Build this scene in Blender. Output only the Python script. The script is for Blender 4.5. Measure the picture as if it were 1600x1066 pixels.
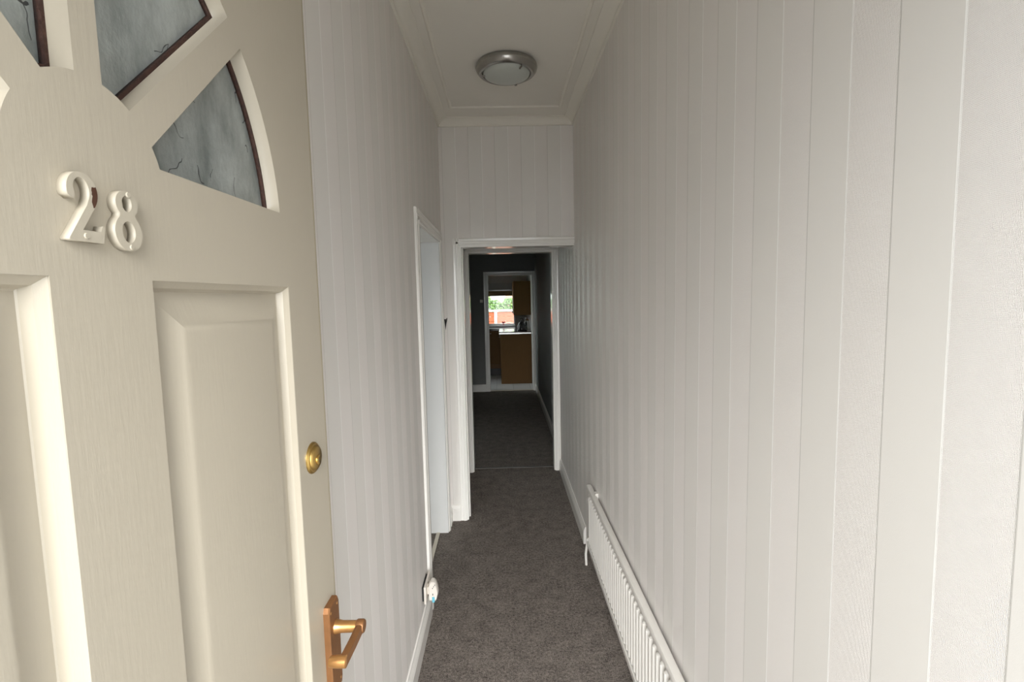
import bpy, bmesh, math, random
from mathutils import Vector, Matrix

random.seed(7)
S = bpy.context.scene
C = S.collection
for o in list(bpy.data.objects):
    bpy.data.objects.remove(o)

# ------------------------------------------------------------------ camera
CAM_H = 1.60
cam_d = bpy.data.cameras.new('camera')
cam = bpy.data.objects.new('camera', cam_d)
C.objects.link(cam)
S.camera = cam
cam_d.sensor_width = 36.0
cam_d.lens = 765.0 / 1600.0 * 36.0
cam_d.clip_start = 0.01
cam_d.clip_end = 300
# world axes written in camera axes (x right, y down, z forward): the hall runs along +Y
_y = Vector((784.7 - 800, 465 - 533, 765.0)).normalized()
_d = Vector((math.sin(0.0233), math.cos(0.0233), 0.0))
_d = (_d - _y * _d.dot(_y)).normalized()
_z = -_d
_x = _y.cross(_z)
right = Vector((_x[0], _y[0], _z[0]))
down = Vector((_x[1], _y[1], _z[1]))
fwd = Vector((_x[2], _y[2], _z[2]))
up = -down
back = -fwd
cam.matrix_world = Matrix(((right.x, up.x, back.x, 0), (right.y, up.y, back.y, 0),
                           (right.z, up.z, back.z, CAM_H), (0, 0, 0, 1)))

# ------------------------------------------------------------------ world, exposure
W = bpy.data.worlds.new('overcast_sky')
S.world = W
W.use_nodes = True
bg = W.node_tree.nodes['Background']
bg.inputs[0].default_value = (0.93, 0.97, 1.0, 1)
bg.inputs[1].default_value = 0.8
S.view_settings.view_transform = 'Standard'
S.view_settings.look = 'None'
S.view_settings.gamma = 1
S.view_settings.use_curve_mapping = False
S.view_settings.exposure = 2.65
S.cycles.max_bounces = 14
S.cycles.diffuse_bounces = 10
S.cycles.glossy_bounces = 6
S.cycles.transmission_bounces = 10
S.cycles.caustics_reflective = False
S.cycles.caustics_refractive = False

# hazy sun behind thin cloud, low over the street in front of the house
sun_d = bpy.data.lights.new('hazy_sun', 'SUN')
sun_d.energy = 1.45
sun_d.angle = math.radians(46)
sun_d.color = (1.0, 0.985, 0.96)
sun = bpy.data.objects.new('hazy_sun', sun_d)
sun.rotation_euler = Vector((-0.03, 0.87, -0.42)).to_track_quat('-Z', 'Y').to_euler()
C.objects.link(sun)


def portal(name, loc, rot, sx, sy):
    d = bpy.data.lights.new(name, 'AREA')
    d.shape = 'RECTANGLE'
    d.size, d.size_y = sx, sy
    d.cycles.is_portal = True
    o = bpy.data.objects.new(name, d)
    o.location = loc
    o.rotation_euler = rot
    C.objects.link(o)


portal('sky_portal_front_door', (0.085, -0.24, 1.06), (math.pi / 2, 0, math.pi), 0.9, 2.12)
portal('sky_portal_kitchen', (-0.27, 10.78, 1.38), (-math.pi / 2, 0, math.pi), 1.1, 0.80)
portal('sky_portal_back_room', (-2.0, 8.44, 1.42), (-math.pi / 2, 0, math.pi), 1.5, 1.75)
portal('sky_portal_front_room', (-1.9, -0.24, 1.55), (math.pi / 2, 0, math.pi), 1.5, 1.4)
portal('sky_portal_kitchen_door', (-1.12, 8.935, 1.06), (0, -math.pi / 2, 0), 1.85, 0.75)

# ------------------------------------------------------------------ materials


def nodes(name):
    m = bpy.data.materials.new(name)
    m.use_nodes = True
    nt = m.node_tree
    return m, nt, nt.nodes['Principled BSDF']


def N(nt, t, **kw):
    n = nt.nodes.new(t)
    for k, v in kw.items():
        setattr(n, k, v)
    return n


def math_node(nt, op, a, b=None, c=None):
    n = nt.nodes.new('ShaderNodeMath')
    n.operation = op
    for i, v in enumerate((a, b, c)):
        if v is None:
            continue
        if isinstance(v, (int, float)):
            n.inputs[i].default_value = v
        else:
            nt.links.new(v, n.inputs[i])
    return n.outputs[0]


def mixc(nt, fac, a, b):
    n = nt.nodes.new('ShaderNodeMix')
    n.data_type = 'RGBA'
    for s, v in ((n.inputs['Factor'], fac), (n.inputs[6], a), (n.inputs[7], b)):
        if isinstance(v, (int, float)):
            s.default_value = v
        elif isinstance(v, tuple):
            s.default_value = v if len(v) == 4 else v + (1,)
        else:
            nt.links.new(v, s)
    return n.outputs[2]


def noise(nt, scale, detail=4, rough=0.55, vec=None, stretch=None):
    n = nt.nodes.new('ShaderNodeTexNoise')
    n.inputs['Scale'].default_value = scale
    n.inputs['Detail'].default_value = detail
    n.inputs['Roughness'].default_value = rough
    tc = nt.nodes.new('ShaderNodeTexCoord')
    v = tc.outputs['Object']
    if stretch:
        mp = nt.nodes.new('ShaderNodeMapping')
        mp.inputs['Scale'].default_value = stretch
        nt.links.new(v, mp.inputs[0])
        v = mp.outputs[0]
    nt.links.new(v, n.inputs['Vector'])
    return n.outputs[0]


def bump(nt, p, h, strength, dist):
    b = nt.nodes.new('ShaderNodeBump')
    b.inputs['Strength'].default_value = strength
    b.inputs['Distance'].default_value = dist
    nt.links.new(h, b.inputs['Height'])
    nt.links.new(b.outputs[0], p.inputs['Normal'])


def plain(name, col, rough=0.5, metal=0.0, var=0.06, nscale=12, bstr=0.0, bscale=200, bdist=0.001, stretch=None, spec=0.5):
    m, nt, p = nodes(name)
    n = noise(nt, nscale, stretch=stretch)
    dark = tuple(c * (1 - var) for c in col)
    lite = tuple(min(1, c * (1 + var)) for c in col)
    nt.links.new(mixc(nt, n, dark, lite), p.inputs['Base Color'])
    p.inputs['Roughness'].default_value = rough
    p.inputs['Metallic'].default_value = metal
    p.inputs['Specular IOR Level'].default_value = spec
    if bstr:
        bump(nt, p, noise(nt, bscale, stretch=stretch), bstr, bdist)
    return m


def wallpaper(name, axis, sgn, t0, period=0.1767):
    """striped vinyl: a woven band and a satin band per period, a raised pale bead where they repeat"""
    m, nt, p = nodes(name)
    tc = N(nt, 'ShaderNodeTexCoord')
    sx = N(nt, 'ShaderNodeSeparateXYZ')
    nt.links.new(tc.outputs['Object'], sx.inputs[0])
    t = sx.outputs[axis]
    u = math_node(nt, 'MULTIPLY_ADD', t, sgn / period, -t0 / period)
    u = math_node(nt, 'FRACT', u)
    woven = math_node(nt, 'LESS_THAN', u, 0.49)
    lw = 0.0017 / period
    d0 = math_node(nt, 'ABSOLUTE', math_node(nt, 'SUBTRACT', math_node(nt, 'FRACT', math_node(nt, 'ADD', u, 0.5)), 0.5))
    white = math_node(nt, 'LESS_THAN', d0, lw)
    dark = math_node(nt, 'LESS_THAN', math_node(nt, 'ABSOLUTE', math_node(nt, 'SUBTRACT', u, 0.49)), lw * 0.65)
    # weave: threads across and along
    z = sx.outputs[2]
    nn = noise(nt, 240, 4)
    wob = math_node(nt, 'MULTIPLY', nn, 9.0)
    a = math_node(nt, 'SINE', math_node(nt, 'ADD', math_node(nt, 'MULTIPLY', z, 2 * math.pi / 0.0019), wob))
    b = math_node(nt, 'SINE', math_node(nt, 'ADD', math_node(nt, 'MULTIPLY', t, 2 * math.pi / 0.0015), wob))
    weave = math_node(nt, 'MULTIPLY', math_node(nt, 'ADD', a, b), 0.25)
    fine = noise(nt, 900, 2)
    hgt = math_node(nt, 'ADD', math_node(nt, 'MULTIPLY', math_node(nt, 'ADD', weave, math_node(nt, 'MULTIPLY', nn, 0.8)), woven),
                    math_node(nt, 'MULTIPLY', fine, 0.25))
    hgt = math_node(nt, 'ADD', hgt, math_node(nt, 'MULTIPLY', white, 3.0))
    hgt = math_node(nt, 'SUBTRACT', hgt, math_node(nt, 'MULTIPLY', dark, 0.7))
    bump(nt, p, hgt, 0.75, 0.0005)
    big = noise(nt, 2.2, 3)
    c1 = mixc(nt, big, (0.83, 0.80, 0.775), (0.85, 0.82, 0.795))
    c1 = mixc(nt, math_node(nt, 'MULTIPLY', math_node(nt, 'ADD', weave, 0.5), 0.28), c1, (0.65, 0.625, 0.60))
    c2 = mixc(nt, big, (0.765, 0.745, 0.715), (0.785, 0.765, 0.735))  # satin band's own tint, darkened in place of its sheen at grazing view
    c = mixc(nt, woven, c2, c1)
    c = mixc(nt, white, c, (0.95, 0.94, 0.92))
    c = mixc(nt, dark, c, (0.60, 0.58, 0.55))
    nt.links.new(c, p.inputs['Base Color'])
    r = math_node(nt, 'MULTIPLY_ADD', woven, 0.30, 0.45)
    nt.links.new(r, p.inputs['Roughness'])
    p.inputs['Specular IOR Level'].default_value = 0.22
    return m


def carpet_mat():
    m, nt, p = nodes('carpet_pile')
    a = noise(nt, 190, 4, 0.75)
    b = noise(nt, 75, 4, 0.7)
    c = noise(nt, 3.0, 3)
    r = N(nt, 'ShaderNodeValToRGB')
    e = r.color_ramp.elements
    e[0].position, e[0].color = 0.40, (0.034, 0.029, 0.0255, 1)
    e[1].position, e[1].color = 0.61, (0.385, 0.337, 0.30, 1)
    mid = noise(nt, 13, 4, 0.6)
    mixf = math_node(nt, 'ADD', math_node(nt, 'MULTIPLY', a, 0.52), math_node(nt, 'MULTIPLY', b, 0.34))
    mixf = math_node(nt, 'ADD', mixf, math_node(nt, 'MULTIPLY', mid, 0.14))
    nt.links.new(mixf, r.inputs[0])
    col = mixc(nt, math_node(nt, 'MULTIPLY', c, 0.30), r.outputs[0], (0.115, 0.099, 0.087))
    nt.links.new(col, p.inputs['Base Color'])
    p.inputs['Roughness'].default_value = 0.95
    p.inputs['Specular IOR Level'].default_value = 0.1
    bump(nt, p, mixf, 1.0, 0.012)
    return m


def door_paint():
    m, nt, p = nodes('cream_gloss_paint')
    st = noise(nt, 30, 5, 0.6, stretch=(1, 9, 1.0))
    pit = noise(nt, 26, 3, 0.5)
    big = noise(nt, 3, 3)
    col = mixc(nt, big, (0.385, 0.345, 0.275), (0.42, 0.38, 0.305))
    nt.links.new(col, p.inputs['Base Color'])
    p.inputs['Roughness'].default_value = 0.36
    h = math_node(nt, 'ADD', math_node(nt, 'MULTIPLY', st, 0.7), math_node(nt, 'MULTIPLY', pit, 0.5))
    bump(nt, p, h, 0.16, 0.0016)
    return m


def number_paint():
    """same cream paint with a chip showing brown undercoat on the right shoulder"""
    m, nt, p = nodes('cream_paint_chipped')
    tc = N(nt, 'ShaderNodeTexCoord')
    sx = N(nt, 'ShaderNodeSeparateXYZ')
    nt.links.new(tc.outputs['Object'], sx.inputs[0])
    n = noise(nt, 160, 3)
    s = math_node(nt, 'ADD', sx.outputs[1], math_node(nt, 'MULTIPLY', math_node(nt, 'SUBTRACT', n, 0.5), 0.006))
    zz = math_node(nt, 'ADD', sx.outputs[2], math_node(nt, 'MULTIPLY', math_node(nt, 'SUBTRACT', n, 0.5), 0.006))
    a = math_node(nt, 'LESS_THAN', math_node(nt, 'ABSOLUTE', math_node(nt, 'SUBTRACT', s, -0.4185)), 0.0028)
    b = math_node(nt, 'LESS_THAN', math_node(nt, 'ABSOLUTE', math_node(nt, 'SUBTRACT', zz, 1.6775)), 0.0075)
    f = math_node(nt, 'MULTIPLY', a, b)
    nt.links.new(mixc(nt, f, (0.42, 0.38, 0.305), (0.07, 0.03, 0.018)), p.inputs['Base Color'])
    p.inputs['Roughness'].default_value = 0.4
    bump(nt, p, noise(nt, 120, 3), 0.3, 0.001)
    return m


def old_glass():
    m, nt, p = nodes('obscured_cracked_glass')
    big = noise(nt, 17, 8, 0.72, stretch=(1, 1.2, 0.55))
    fine = noise(nt, 260, 3)
    tc = N(nt, 'ShaderNodeTexCoord')
    v = N(nt, 'ShaderNodeTexVoronoi', feature='DISTANCE_TO_EDGE')
    v.inputs['Scale'].default_value = 19
    w = N(nt, 'ShaderNodeTexNoise')
    w.inputs['Scale'].default_value = 30
    mx = N(nt, 'ShaderNodeVectorMath', operation='MULTIPLY_ADD')
    nt.links.new(tc.outputs['Object'], w.inputs['Vector'])
    nt.links.new(w.outputs[1], mx.inputs[0])
    mx.inputs[1].default_value = (0.05, 0.05, 0.05)
    nt.links.new(tc.outputs['Object'], mx.inputs[2])
    nt.links.new(mx.outputs[0], v.inputs['Vector'])
    crack = math_node(nt, 'LESS_THAN', v.outputs['Distance'], 0.012)
    some = math_node(nt, 'GREATER_THAN', noise(nt, 15, 2), 0.555)
    crack = math_node(nt, 'MULTIPLY', crack, some)
    st = math_node(nt, 'MULTIPLY_ADD', big, 3.2, -1.1)
    st.node.use_clamp = True
    col = mixc(nt, st, (0.20, 0.225, 0.215), (0.50, 0.535, 0.515))
    col = mixc(nt, crack, col, (0.05, 0.055, 0.055))
    nt.links.new(col, p.inputs['Base Color'])
    p.inputs['Roughness'].default_value = 0.30
    p.inputs['Transmission Weight'].default_value = 0.35
    p.inputs['IOR'].default_value = 1.45
    h = math_node(nt, 'ADD', math_node(nt, 'MULTIPLY', big, 0.8), math_node(nt, 'MULTIPLY', fine, 0.2))
    h = math_node(nt, 'SUBTRACT', h, math_node(nt, 'MULTIPLY', crack, 0.8))
    bump(nt, p, h, 0.5, 0.004)
    return m


def clear_glass():
    m, nt, p = nodes('window_glass')
    nt.nodes.remove(p)
    out = nt.nodes['Material Output']
    t = N(nt, 'ShaderNodeBsdfTransparent')
    t.inputs[0].default_value = (0.95, 0.97, 0.96, 1)
    g = N(nt, 'ShaderNodeBsdfGlossy')
    g.inputs['Roughness'].default_value = 0.03
    mx = N(nt, 'ShaderNodeMixShader')
    fr = N(nt, 'ShaderNodeFresnel')
    fr.inputs[0].default_value = 1.45
    nt.links.new(fr.outputs[0], mx.inputs[0])
    nt.links.new(t.outputs[0], mx.inputs[1])
    nt.links.new(g.outputs[0], mx.inputs[2])
    nt.links.new(mx.outputs[0], out.inputs[0])
    return m


def wood_mat(name, a, b, rough=0.4):
    m, nt, p = nodes(name)
    n = noise(nt, 9, 6, 0.6, stretch=(8, 8, 0.7))
    nt.links.new(mixc(nt, n, a, b), p.inputs['Base Color'])
    p.inputs['Roughness'].default_value = rough
    p.inputs['Specular IOR Level'].default_value = 0.2
    return m


M = dict(
    door=door_paint(),
    number=number_paint(),
    old_paint=plain('yellowed_cream_paint', (0.33, 0.29, 0.205), 0.4, var=0.08, nscale=30, bstr=0.2, bscale=60),
    number_plain=plain('cream_paint_number', (0.42, 0.38, 0.305), 0.4, var=0.04, bstr=0.3, bscale=120),
    bead=plain('bare_brown_wood', (0.040, 0.015, 0.009), 0.75, var=0.9, nscale=160, bstr=0.8, bscale=180, bdist=0.003),
    oldglass=old_glass(),
    glass=clear_glass(),
    brass=plain('brass', (0.62, 0.42, 0.14), 0.28, metal=1.0, var=0.25, nscale=60),
    bronze=plain('worn_bronze', (0.25, 0.115, 0.045), 0.42, metal=0.55, var=0.22, nscale=55, bstr=0.25, bscale=220),
    bronze_worn=plain('rubbed_bronze', (0.48, 0.25, 0.09), 0.30, metal=0.75, var=0.25, nscale=60),
    dark=plain('black_void', (0.012, 0.012, 0.012), 0.7),
    gloss=plain('white_gloss_paint', (0.86, 0.845, 0.81), 0.18, var=0.015),
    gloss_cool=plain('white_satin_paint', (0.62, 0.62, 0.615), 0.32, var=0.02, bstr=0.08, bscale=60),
    ceiling=plain('ceiling_emulsion', (0.76, 0.735, 0.68), 0.85, var=0.03, nscale=3, bstr=0.1, bscale=120),
    coving=plain('coving_emulsion', (0.79, 0.765, 0.70), 0.75, var=0.02),
    radiator=plain('radiator_enamel', (0.68, 0.662, 0.625), 0.28, var=0.02),
    plastic=plain('white_plastic', (0.74, 0.70, 0.64), 0.35, var=0.03),
    blue=plain('blue_liquid', (0.16, 0.47, 0.60), 0.15, var=0.1),
    chrome=plain('brushed_chrome', (0.42, 0.41, 0.39), 0.24, metal=1.0, var=0.1, nscale=40),
    frost=plain('frosted_glass', (0.50, 0.53, 0.50), 0.35, var=0.05, nscale=30),
    carpet=carpet_mat(),
    wp_right=wallpaper('striped_wallpaper_right', 1, -1.0, -0.5465),
    wp_left=wallpaper('striped_wallpaper_left', 1, 1.0, 1.211),
    wp_end=wallpaper('striped_wallpaper_end', 0, 1.0, -0.296, 0.1795),  # bands swapped here so the colour gives the satin stripe its lighter sheen
    plaster=plain('plain_plaster', (0.74, 0.73, 0.70), 0.85, var=0.03),
    grey_wall=plain('charcoal_emulsion', (0.19, 0.194, 0.19), 0.75, var=0.06, nscale=5, bstr=0.15, bscale=150),
    kitchen_wall=plain('kitchen_emulsion', (0.50, 0.49, 0.47), 0.8, var=0.04),
    kitchen_ceiling=plain('kitchen_ceiling_emulsion', (0.75, 0.73, 0.69), 0.85, var=0.02),
    tile=plain('pale_floor_tile', (0.74, 0.745, 0.74), 0.16, var=0.08, nscale=9),
    grout=plain('grey_grout', (0.13, 0.125, 0.12), 0.9),
    wall_tile=plain('white_wall_tile', (0.72, 0.71, 0.68), 0.12, var=0.03),
    beech=wood_mat('beech_veneer', (0.115, 0.058, 0.017), (0.15, 0.078, 0.025), 0.6),
    beech_dark=wood_mat('beech_veneer_carcass', (0.12, 0.056, 0.017), (0.155, 0.076, 0.026), 0.42),  # second veneer, slightly redder and smoother than beech
    worktop=plain('dark_laminate', (0.035, 0.022, 0.018), 0.10, var=0.3, nscale=120),
    metal_strip=plain('aluminium_strip', (0.80, 0.79, 0.77), 0.25, metal=0.9, var=0.03),
    plinth=plain('dark_plinth', (0.03, 0.027, 0.025), 0.5),
    kettle=plain('black_kettle_enamel', (0.018, 0.017, 0.017), 0.22, var=0.2),
    bottle=plain('dark_bottle_glass', (0.03, 0.035, 0.03), 0.10, var=0.2),
    ceramic=plain('pale_ceramic', (0.66, 0.64, 0.60), 0.2, var=0.03),
    red=plain('red_glaze', (0.62, 0.03, 0.03), 0.25, var=0.1),
    blind=plain('tan_blind_fabric', (0.42, 0.32, 0.18), 0.9, var=0.08, nscale=50),
    upvc=plain('white_upvc', (0.82, 0.82, 0.82), 0.12, var=0.01),
    fence=wood_mat('orange_fence_stain', (0.34, 0.065, 0.028), (0.46, 0.11, 0.055), 0.7),
    concrete=plain('pale_concrete', (0.72, 0.70, 0.66), 0.9, var=0.08, nscale=20),
    leaf=plain('shrub_leaf', (0.15, 0.26, 0.08), 0.5, var=0.5, nscale=8),
    bark=plain('shrub_bark', (0.10, 0.07, 0.045), 0.9, var=0.3, nscale=30),
    house=plain('salmon_render', (0.62, 0.36, 0.25), 0.9, var=0.06, nscale=2),
    roof=plain('slate_roof', (0.16, 0.16, 0.17), 0.8, var=0.2, nscale=6),
    paving=plain('grey_paving', (0.36, 0.35, 0.33), 0.9, var=0.15, nscale=6),
    lawn=plain('garden_lawn', (0.10, 0.19, 0.05), 0.95, var=0.3, nscale=10),
    strip=plain('dark_door_bar', (0.10, 0.092, 0.085), 0.45, metal=0.3, var=0.1),
    gold_strip=plain('gold_door_bar', (0.55, 0.50, 0.42), 0.35, metal=0.6, var=0.1),
    skirt_edge=plain('carpet_gripper_edge', (0.30, 0.29, 0.28), 0.8),
)

# ------------------------------------------------------------------ geometry helpers


class MB:
    def __init__(self):
        self.bm = bmesh.new()

    def box(self, x0, x1, y0, y1, z0, z1, bev=0.0, seg=2):
        r = bmesh.ops.create_cube(self.bm, size=1)
        vs = r['verts']
        for v in vs:
            v.co = Vector(((x0 + x1) / 2 + v.co.x * (x1 - x0), (y0 + y1) / 2 + v.co.y * (y1 - y0), (z0 + z1) / 2 + v.co.z * (z1 - z0)))
        if bev:
            es = list({e for v in vs for e in v.link_edges})
            bmesh.ops.bevel(self.bm, geom=es, offset=bev, segments=seg, affect='EDGES', profile=0.5)
        return self

    def prism(self, prof, f0, f1):
        """closed profile (list of 2D pts) swept between two placements f(p)->xyz"""
        a = [self.bm.verts.new(f0(p)) for p in prof]
        b = [self.bm.verts.new(f1(p)) for p in prof]
        n = len(prof)
        for i in range(n):
            self.bm.faces.new((a[i], a[(i + 1) % n], b[(i + 1) % n], b[i]))
        self.bm.faces.new(a[::-1])
        self.bm.faces.new(b)
        return self

    def lathe(self, prof, segs=48, axis='z', centre=(0, 0, 0)):
        """prof: list of (r, h); closes at r = 0 ends"""
        rings = []
        cx, cy, cz = centre

        def put(r, h, a):
            c, s = r * math.cos(a), r * math.sin(a)
            if axis == 'z':
                return (cx + c, cy + s, cz + h)
            if axis == 'x':
                return (cx + h, cy + c, cz + s)
            return (cx + c, cy + h, cz + s)
        for r, h in prof:
            if r < 1e-6:
                rings.append([self.bm.verts.new(put(0, h, 0))])
            else:
                rings.append([self.bm.verts.new(put(r, h, 2 * math.pi * k / segs)) for k in range(segs)])
        for A, B in zip(rings, rings[1:]):
            for k in range(segs):
                k2 = (k + 1) % segs
                if len(A) == 1 and len(B) == 1:
                    continue
                if len(A) == 1:
                    self.bm.faces.new((A[0], B[k2], B[k]))
                elif len(B) == 1:
                    self.bm.faces.new((A[k], A[k2], B[0]))
                else:
                    self.bm.faces.new((A[k], A[k2], B[k2], B[k]))
        return self

    def tube(self, pts, r, segs=12):
        pts = [Vector(p) for p in pts]
        rings = []
        for i, p in enumerate(pts):
            if i == 0:
                t = pts[1] - p
            elif i == len(pts) - 1:
                t = p - pts[-2]
            else:
                t = (pts[i + 1] - p).normalized() + (p - pts[i - 1]).normalized()
            t.normalize()
            ref = Vector((0, 0, 1)) if abs(t.z) < 0.9 else Vector((1, 0, 0))
            u = t.cross(ref).normalized()
            w = t.cross(u)
            rr = r[i] if isinstance(r, (list, tuple)) else r
            rings.append([self.bm.verts.new(p + rr * (math.cos(2 * math.pi * k / segs) * u + math.sin(2 * math.pi * k / segs) * w)) for k in range(segs)])
        for A, B in zip(rings, rings[1:]):
            for k in range(segs):
                self.bm.faces.new((A[k], A[(k + 1) % segs], B[(k + 1) % segs], B[k]))
        self.bm.faces.new(rings[0][::-1])
        self.bm.faces.new(rings[-1])
        return self

    def loops(self, loops, cap0=True, cap1=True):
        """bridge a list of equal-length closed loops of xyz"""
        vs = [[self.bm.verts.new(p) for p in L] for L in loops]
        n = len(vs[0])
        for A, B in zip(vs, vs[1:]):
            for k in range(n):
                self.bm.faces.new((A[k], A[(k + 1) % n], B[(k + 1) % n], B[k]))
        if cap0:
            self.bm.faces.new(vs[0][::-1])
        if cap1:
            self.bm.faces.new(vs[-1])
        return self

    def build(self, name, mat, parent=None, smooth=False):
        bmesh.ops.recalc_face_normals(self.bm, faces=self.bm.faces)
        me = bpy.data.meshes.new(name)
        self.bm.to_mesh(me)
        self.bm.free()
        return link(name, me, mat, parent, smooth)


def link(name, me, mat, parent=None, smooth=False, ang=38):
    me.materials.clear()
    me.materials.append(mat)
    if smooth:
        me.polygons.foreach_set('use_smooth', [True] * len(me.polygons))
        me.set_sharp_from_angle(angle=math.radians(14 if name == 'panel' else ang))
    o = bpy.data.objects.new(name, me)
    C.objects.link(o)
    if parent:
        o.parent = parent
    return o


def plate2d(name, outer, holes, o0, o1, mat, parent=None, put=None, bevel=0.0):
    """flat plate with holes drawn in (a, b), thickness from o0 to o1"""
    cu = bpy.data.curves.new('outline', 'CURVE')
    cu.dimensions = '2D'
    cu.fill_mode = 'BOTH'
    cu.extrude = (o1 - o0) / 2 - bevel
    cu.bevel_depth = bevel
    cu.bevel_resolution = 1
    cu.offset = -bevel
    for pts in [outer] + holes:
        sp = cu.splines.new('POLY')
        sp.points.add(len(pts) - 1)
        for q, p in zip(sp.points, pts):
            q.co = (p[0], p[1], 0, 1)
        sp.use_cyclic_u = True
    tmp = bpy.data.objects.new('outline', cu)
    C.objects.link(tmp)
    dg = bpy.context.evaluated_depsgraph_get()
    dg.update()
    me = bpy.data.meshes.new_from_object(tmp.evaluated_get(dg))
    bpy.data.objects.remove(tmp)
    mid = (o0 + o1) / 2
    for v in me.vertices:
        v.co = put(v.co.x, v.co.y, mid + v.co.z)
    bm = bmesh.new()
    bm.from_mesh(me)
    bmesh.ops.remove_doubles(bm, verts=bm.verts, dist=1e-5)
    bmesh.ops.recalc_face_normals(bm, faces=bm.faces)
    bm.to_mesh(me)
    bm.free()
    me.name = name
    return link(name, me, mat, parent)


def tag(o, label, cat=None, group=None, kind=None):
    o['label'] = label
    if cat:
        o['category'] = cat
    if group:
        o['group'] = group
    if kind:
        o['kind'] = kind
    return o


def empty(name, loc=(0, 0, 0), rz=0.0):
    o = bpy.data.objects.new(name, None)
    o.empty_display_size = 0.1
    o.location = loc
    o.rotation_euler = (0, 0, rz)
    C.objects.link(o)
    return o


def struct(o, label):
    return tag(o, label, kind='structure')


# ------------------------------------------------------------------ hall shell
XL, XR = -0.41, 0.507
Y0, Y1 = -0.06, 3.43          # inside of the front wall, face of the end wall
ZC = 2.80

struct(MB().box(-3.2, 0.9, -0.26, 8.36, -0.06, 0.0).build('floor', M['carpet']), 'charcoal brown flecked carpet running along the hall')
struct(MB().box(XR, XR + 0.12, Y0 - 0.2, 4.46, 0, 2.95).build('wall_right', M['wp_right']), 'pale striped wallpaper wall on the right of the hall')
wl = MB().box(XL - 0.13, XL, Y0, 2.47, 0, 2.95).box(XL - 0.13, XL, 2.47, 3.25, 1.985, 2.95).box(XL - 0.13, XL, 3.25, 4.40, 0, 2.95)
struct(wl.build('wall_left', M['wp_left']), 'pale striped wallpaper wall on the left beyond the front door')
we = MB().box(XL, -0.287, Y1, Y1 + 0.12, 0, 2.95).box(-0.287, XR, Y1, Y1 + 0.12, 1.963, 2.95)
struct(we.build('wall_end', M['wp_end']), 'striped wallpaper wall above the opening at the end of the hall')
struct(MB().box(-0.62, 0.65, Y0 - 0.2, 4.40, ZC, ZC + 0.08).build('ceiling', M['ceiling']), 'dim cream ceiling of the hall')

# front wall of the house, with the doorway the photographer stands in and the front room window
fw = (MB().box(-0.62, -0.352, -0.24, Y0, 0, 2.95).box(XR, 0.75, -0.24, Y0, 0, 2.95).box(-0.352, XR, -0.24, Y0, 2.10, 2.95)
      .box(-3.2, -2.65, -0.24, Y0, 0, 2.95).box(-1.15, -0.62, -0.24, Y0, 0, 2.95)
      .box(-2.65, -1.15, -0.24, Y0, 0, 0.85).box(-2.65, -1.15, -0.24, Y0, 2.25, 2.95))
struct(fw.build('wall_front', M['plaster']), 'front wall of the house around the open doorway')
# front room seen through the left doorway
struct(MB().box(-3.2, -3.08, Y0, 3.8, 0, 2.95).build('wall_front_room_left', M['plaster']), 'plain far wall of the front room')
struct(MB().box(-3.08, XL - 0.13, 3.68, 3.80, 0, 2.95).build('wall_front_room_back', M['plaster']), 'plain back wall of the front room')
struct(MB().box(-3.2, -0.62, Y0, 3.8, ZC, ZC + 0.08).build('ceiling.001', M['ceiling']), 'ceiling of the front room')
w2 = empty('window_2')
struct(w2, 'front room window beside the front door')
MB().box(-2.65, -2.59, -0.20, -0.12, 0.85, 2.25).box(-1.21, -1.15, -0.20, -0.12, 0.85, 2.25).box(-2.59, -1.21, -0.20, -0.12, 0.85, 0.91).box(-2.59, -1.21, -0.20, -0.12, 2.19, 2.25).box(-1.93, -1.87, -0.20, -0.12, 0.91, 2.19).build('window_frame', M['upvc'], w2)
MB().box(-2.59, -1.93, -0.165, -0.159, 0.91, 2.19).build('pane', M['glass'], w2)
MB().box(-1.87, -1.21, -0.165, -0.159, 0.91, 2.19).build('pane', M['glass'], w2)

# coving: a stepped ogee profile (out from the wall, down from the ceiling)
COV = [(0, 0), (0.062, 0), (0.062, -0.006), (0.052, -0.009), (0.040, -0.013), (0.026, -0.022), (0.016, -0.032), (0.012, -0.040), (0.012, -0.046), (0, -0.046)]


def coving(name, label, a, b, inward):
    """a, b: wall line ends at ceiling; inward: unit vector"""
    a, b, n = Vector(a), Vector(b), Vector(inward)
    m = MB()
    m.prism(COV, lambda p: a + n * p[0] + Vector((0, 0, p[1])), lambda p: b + n * p[0] + Vector((0, 0, p[1])))
    return struct(m.build(name, M['coving'], smooth=True), label)


coving('trim_1', 'cream coving along the top of the left wall', (XL, Y0, ZC), (XL, Y1, ZC), (1, 0, 0))
coving('trim_2', 'cream coving along the top of the right wall', (XR, Y0, ZC), (XR, Y1, ZC), (-1, 0, 0))
coving('trim_3', 'cream coving along the top of the end wall', (XL, Y1, ZC), (XR, Y1, ZC), (0, -1, 0))
BEAD = [(-0.010, 0), (-0.008, -0.004), (-0.003, -0.008), (0.003, -0.008), (0.008, -0.004), (0.010, 0)]


def bead(name, label, a, b, side):
    a, b, n = Vector(a), Vector(b), Vector(side)
    m = MB().prism(BEAD, lambda p: a + n * p[0] + Vector((0, 0, p[1])), lambda p: b + n * p[0] + Vector((0, 0, p[1])))
    struct(m.build(name, M['coving']), label)


bead('trim_4', 'thin ceiling bead parallel to the left coving', (-0.30, Y0, ZC), (-0.30, 3.21, ZC), (1, 0, 0))
bead('trim_5', 'thin ceiling bead parallel to the right coving', (0.395, Y0, ZC), (0.395, 3.21, ZC), (1, 0, 0))
bead('trim_6', 'thin ceiling bead across the far end of the hall ceiling', (-0.30, 3.21, ZC), (0.395, 3.21, ZC), (0, 1, 0))

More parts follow.
